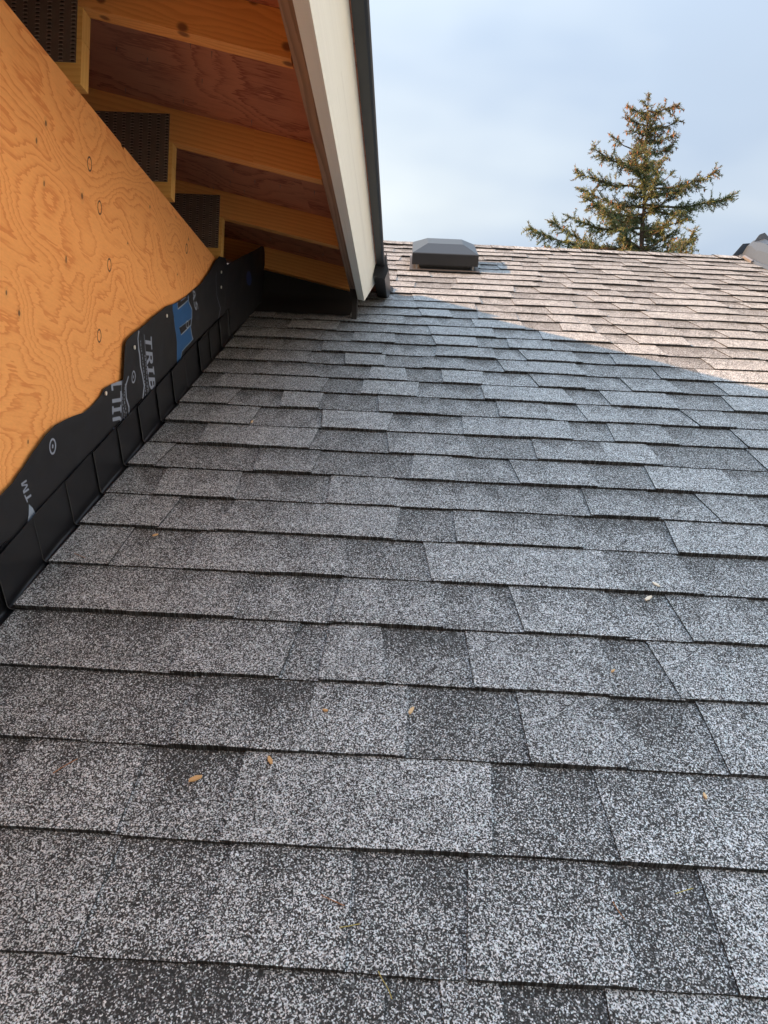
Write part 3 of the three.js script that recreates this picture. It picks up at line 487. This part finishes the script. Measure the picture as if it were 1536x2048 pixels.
// ---------------------------------------------------------------- conifer beyond the ridge
{
  const D = 24, base = [7.75, -CY, -D], t = thing('conifer_tree', 'tall olive green conifer with brown cones beyond the ridge', 'tree', base);
  const F = 1456.49, q = new THREE.Quaternion().setFromEuler(camera.rotation);
  const at = (u, v, z) => { const d = new THREE.Vector3((u - 768) / F, -(v - 1024) / F, -1).applyQuaternion(q); return d.multiplyScalar(z / d.z); };   // a point of the tree at depth z
  const r = rng(1001), G = (x) => x, wood = [], leafPos = [], leafCol = [], conePos = [];
  const apex = at(1297, 186, -D), foot = new THREE.Vector3(7.75, -CY, -D);
  const trunkAt = (y) => { const k = clamp((y - foot.y) / (apex.y - foot.y)); return new THREE.Vector3(lerp(foot.x, apex.x, k) + 0.05 * noise(y * 0.9, 2), y, lerp(foot.z, apex.z, k)); };
  { const pts = []; for (let k = 0; k <= 24; k++) pts.push(trunkAt(lerp(foot.y, apex.y, k / 24))); const n = pts.length, pos = [], idx = [], S = 8; pts.forEach((p, k) => { const rad = lerp(0.27, 0.012, Math.pow(k / (n - 1), 0.85)); for (let a = 0; a < S; a++) pos.push(p.x + Math.cos(a / S * 6.2832) * rad, p.y, p.z + Math.sin(a / S * 6.2832) * rad); }); for (let k = 0; k + 1 < n; k++) for (let a = 0; a < S; a++) { const b = (a + 1) % S; idx.push(k * S + a, (k + 1) * S + a, k * S + b, k * S + b, (k + 1) * S + a, (k + 1) * S + b); } const g = new THREE.BufferGeometry(); g.setAttribute('position', new THREE.Float32BufferAttribute(pos, 3)); g.setIndex(idx); g.computeVertexNormals(); part('trunk', g, std({ color: rgb(0.075, 0.05, 0.035), roughness: 0.95 }), t); }
  const limb = (pts, r0, r1) => { const pos = [], idx = [], S = 5; const up = new THREE.Vector3(0, 1, 0), d = new THREE.Vector3(), a1 = new THREE.Vector3(), a2 = new THREE.Vector3(); pts.forEach((p, k) => { d.subVectors(pts[Math.min(k + 1, pts.length - 1)], pts[Math.max(k - 1, 0)]).normalize(); a1.crossVectors(d, up).normalize(); a2.crossVectors(a1, d); const rad = lerp(r0, r1, k / (pts.length - 1)); for (let c = 0; c < S; c++) { const ca = Math.cos(c / S * 6.2832) * rad, sa = Math.sin(c / S * 6.2832) * rad; pos.push(p.x + a1.x * ca + a2.x * sa, p.y + a1.y * ca + a2.y * sa, p.z + a1.z * ca + a2.z * sa); } }); for (let k = 0; k + 1 < pts.length; k++) for (let c = 0; c < S; c++) { const e = (c + 1) % S; idx.push(k * S + c, (k + 1) * S + c, k * S + e, k * S + e, (k + 1) * S + c, (k + 1) * S + e); } const g = new THREE.BufferGeometry(); g.setAttribute('position', new THREE.Float32BufferAttribute(pos, 3)); g.setIndex(idx); return g; };
  const rv = () => new THREE.Vector3(r() - 0.5, r() - 0.5, r() - 0.5);
  const greens = [[0.13, 0.18, 0.065], [0.095, 0.155, 0.07], [0.17, 0.21, 0.07], [0.07, 0.12, 0.06], [0.15, 0.165, 0.07]];
  function spray(p, dir, len, dry) { // one twig: needles as slim leaf faces to all sides
    const n = Math.max(4, Math.round(len * 95)); const base = greens[Math.floor(r() * greens.length)];
    for (let k = 0; k < n; k++) {
      const f = k / n, o = p.clone().addScaledVector(dir, len * f).addScaledVector(rv(), 0.05), nd = dir.clone().multiplyScalar(0.55).add(rv().multiplyScalar(1.7)).normalize(), L = 0.05 + 0.07 * r(), w = new THREE.Vector3().crossVectors(nd, rv()).normalize().multiplyScalar(0.008 + 0.010 * r());
      const tip = o.clone().addScaledVector(nd, L), b = r() < dry ? [0.21, 0.13, 0.07] : base, s = 0.75 + 0.5 * r();
      leafPos.push(o.x - w.x, o.y - w.y, o.z - w.z, o.x + w.x, o.y + w.y, o.z + w.z, tip.x, tip.y, tip.z); for (let c = 0; c < 3; c++) leafCol.push(b[0] * s, b[1] * s, b[2] * s);
    }
  }
  function branch(a, b, thick, dens, dry, hang = 0.10) {
    const len = a.distanceTo(b), pts = [], n = 9, r0 = r(); for (let k = 0; k <= n; k++) { const f = k / n, p = a.clone().lerp(b, f); p.y += -len * hang * (0.6 + 0.8 * r0) * Math.sin(f * Math.PI) + len * 0.05 * f * f * f + 0.06 * noise(f * 4 + a.y * 3, b.x); p.x += 0.05 * noise(f * 4, a.y * 7); pts.push(p); }
    wood.push(limb(pts, thick, 0.007));
    const m = Math.round(len * dens);
    for (let k = 0; k < m; k++) {
      const f = 0.05 + 0.95 * Math.pow((k + r()) / m, 0.85), i = Math.min(n - 1, Math.floor(f * n)), p = pts[i].clone().lerp(pts[i + 1], f * n - i), d = b.clone().sub(a).normalize().multiplyScalar(0.75);
      if (noise(f * 5 + a.y * 9, b.x * 3) < -0.28) continue;
      const side = rv(); side.y = side.y * 1.0 - 0.08; d.addScaledVector(side, 1.9).normalize();
      const tl = (0.20 + 0.34 * r()) * Math.min(1, 0.45 + len * 0.28) * (1.1 - 0.45 * f); spray(p, d, tl, dry * (0.4 + 0.9 * f));
      const e = p.clone().addScaledVector(d, tl); if (tl > 0.26) wood.push(limb([p, e], 0.006, 0.003));
      if (r() < 0.35 + dry) for (let c = 0; c < 1 + (r() < 0.4 ? 1 : 0); c++) if (r() < dry * 0.4) conePos.push(e.clone().addScaledVector(rv(), 0.07));
    }
  }
  const U = (x) => 1020 + x / 2.977, V = (y) => 160 + y / 2.977;
  // limbs that stand out in silhouette: [start x, y, tip x, y, depth of the tip, dryness]
  const seen = [[850, 200, 700, 160, -0.2, 0.5], [850, 190, 1002, 162, 0.2, 0.5], [850, 275, 694, 215, 0.2, 0.5], [855, 290, 1010, 240, -0.2, 0.45], [850, 330, 720, 300, 0.3, 0.35], [860, 380, 975, 330, 0.2, 0.4], [855, 430, 604, 345, 0.2, 0.35], [860, 440, 965, 385, -0.4, 0.35], [850, 510, 490, 418, 0.4, 0.28], [850, 520, 920, 470, 0.7, 0.3], [850, 640, 405, 572, 0.3, 0.22], [860, 650, 1242, 556, 0.5, 0.33], [855, 745, 1310, 722, 0.2, 0.12], [850, 760, 1180, 760, -0.9, 0.12], [850, 760, 432, 665, -0.5, 0.18], [840, 800, 440, 720, 0.7, 0.16], [830, 880, 350, 830, 0.3, 0.12], [830, 900, 1060, 830, 0.9, 0.12], [825, 1010, 108, 922, 0.3, 0.10], [825, 1020, 250, 870, -0.6, 0.10], [825, 1010, 560, 780, 1.1, 0.12], [825, 1000, 985, 900, 0.4, 0.15], [825, 1060, 1105, 950, 0.5, 0.25], [825, 1070, 400, 1000, 0.9, 0.12], [825, 1090, 1080, 1030, -0.6, 0.25], [825, 1130, 230, 1020, 0.4, 0.12], [850, 560, 660, 500, 0.9, 0.25], [850, 700, 1060, 640, 1.0, 0.15]];
  for (const [sx, sy, ex, ey, dz, dry] of seen) { const b = at(U(ex), V(ey), -D + dz), a0 = at(U(sx), V(sy), -D), a = trunkAt(a0.y); branch(a, b, 0.022 + 0.010 * a.distanceTo(b), 40, dry, 0.07); }
  // and those that reach towards and away from the eye
  const topY = apex.y; for (let k = 0; k < 84; k++) {
    const drop = 0.35 + 7.2 * Math.pow((k + r()) / 84, 0.9), y = topY - drop, ang = r() * 6.2832, L = Math.min(2.6, 0.30 + drop * 0.33) * (0.55 + 0.5 * r()) * (0.55 + 0.45 * Math.abs(Math.sin(ang))) * (0.7 + 0.6 * r());
    const a = trunkAt(y), b = a.clone().add(new THREE.Vector3(Math.cos(ang) * L * 0.8, L * (0.22 + 0.2 * r()), Math.sin(ang) * L)); branch(a, b, 0.02 + 0.008 * L, 32, drop < 2.2 ? 0.4 : 0.14);
  }
  // lower crown, below the ridge line
  for (let k = 0; k < 26; k++) { const y = topY - 7.6 - 6.5 * (k / 26), ang = k * 2.4, L = 2.6 + 0.9 * r(), a = trunkAt(y), b = a.clone().add(new THREE.Vector3(Math.cos(ang) * L, L * 0.1, Math.sin(ang) * L)); branch(a, b, 0.05, 12, 0.08); }
  spray(apex.clone().add(new THREE.Vector3(0, -0.35, 0)), new THREE.Vector3(0.02, 1, 0), 0.38, 0.5); for (let k = 0; k < 14; k++) spray(trunkAt(topY - 0.1 - 1.5 * r()), rv().add(new THREE.Vector3(0, 0.35, 0)).normalize(), 0.22 + 0.1 * r(), 0.4);
  { const g = mergeGeometries(wood); g.computeVertexNormals(); part('limbs', g, std({ color: rgb(0.085, 0.058, 0.04), roughness: 0.95 }), t); }
  { const g = new THREE.BufferGeometry(); g.setAttribute('position', new THREE.Float32BufferAttribute(leafPos, 3)); g.setAttribute('color', new THREE.Float32BufferAttribute(leafCol, 3)); g.computeVertexNormals(); const m = part('crown', g, new THREE.MeshPhysicalMaterial({ vertexColors: true, roughness: 0.9, transmission: 0.3, thickness: 0 }), t); m.userData.kind = 'stuff'; }
  { const gs = conePos.map((p) => { const c = new THREE.ConeGeometry(0.026, 0.10, 6); c.rotateX(Math.PI); c.translate(p.x, p.y - 0.05, p.z); return c; }); const m = part('cones', mergeGeometries(gs), std({ color: rgb(0.25, 0.12, 0.06), roughness: 0.9 }), t); m.userData.kind = 'stuff'; }
}

// ---------------------------------------------------------------- wood chips and needles lying on the shingles
{
  const r = rng(515), chipMat = [rgb(0.62, 0.40, 0.19), rgb(0.70, 0.52, 0.30), rgb(0.74, 0.70, 0.60)].map((c) => std({ color: c, roughness: 0.8 })), needleMat = [rgb(0.36, 0.17, 0.07), rgb(0.40, 0.36, 0.12)].map((c) => std({ color: c, roughness: 0.8 }));
  const hAt = (s) => { const f = (((s - S0) / EXPO) % 1 + 1) % 1; return lerp(0.0095, 0.0032, f); };
  for (const [x, s, L, k] of [[-0.485, 1.638, 0.011, 0], [-0.409, 2.248, 0.014, 1], [0.471, 1.504, 0.018, 2], [0.496, 1.544, 0.016, 2], [-0.244, 1.04, 0.017, 0], [0.036, 1.183, 0.014, 1], [-0.153, 1.078, 0.014, 0], [-0.089, 1.174, 0.008, 0], [0.356, 1.293, 0.008, 0], [0.421, 1.058, 0.009, 1]]) {
    const t = thing('wood_chip', 'small pale wood chip lying on the shingles', 'wood chip', R(x, s, hAt(s)), 'wood chips scattered on the shingles'), a = r() * 3, w = L * 0.42;
    const o = [[-0.5, -0.25], [-0.1, -0.5], [0.45, -0.3], [0.55, 0.1], [0.1, 0.5], [-0.4, 0.3]].map(([p, q]) => [p * L * Math.cos(a) - q * w * Math.sin(a), p * L * Math.sin(a) + q * w * Math.cos(a)]);
    const g = prism(o, (p, q) => R(x + p, s + q, hAt(s) + 0.0015 + p * 0.1), [0, 0.0022, 0.001]); part('chip', g, chipMat[k], t);
  }
  for (const [x, s, a, k] of [[-0.418, 1.049, 0.9, 0], [-0.049, 0.885, -0.4, 0], [-0.028, 0.857, 0.25, 1], [0.351, 0.922, 0.35, 1], [0.269, 0.893, -1.2, 0], [0.012, 0.799, -1.0, 1], [-0.600, 1.543, -0.5, 0]]) {
    const t = thing('conifer_needle', 'thin dry conifer needle lying on the shingles', 'needle', R(x, s, hAt(s)), 'dry needles scattered on the shingles'), L = 0.022 + 0.012 * r(), b = 0.004 * (r() - 0.3), pts = [];
    for (let q = 0; q <= 4; q++) { const f = q / 4 - 0.5; const p = R(x + f * L * Math.cos(a) - b * Math.cos(f * 3) * Math.sin(a), s + f * L * Math.sin(a) + b * Math.cos(f * 3) * Math.cos(a), hAt(s + f * L * Math.sin(a)) + 0.0022); pts.push(new THREE.Vector3(...p)); }
    part('needle', new THREE.TubeGeometry(new THREE.CatmullRomCurve3(pts), 6, 0.00055, 5), needleMat[k], t);
  }
}

renderer.render(scene, camera);
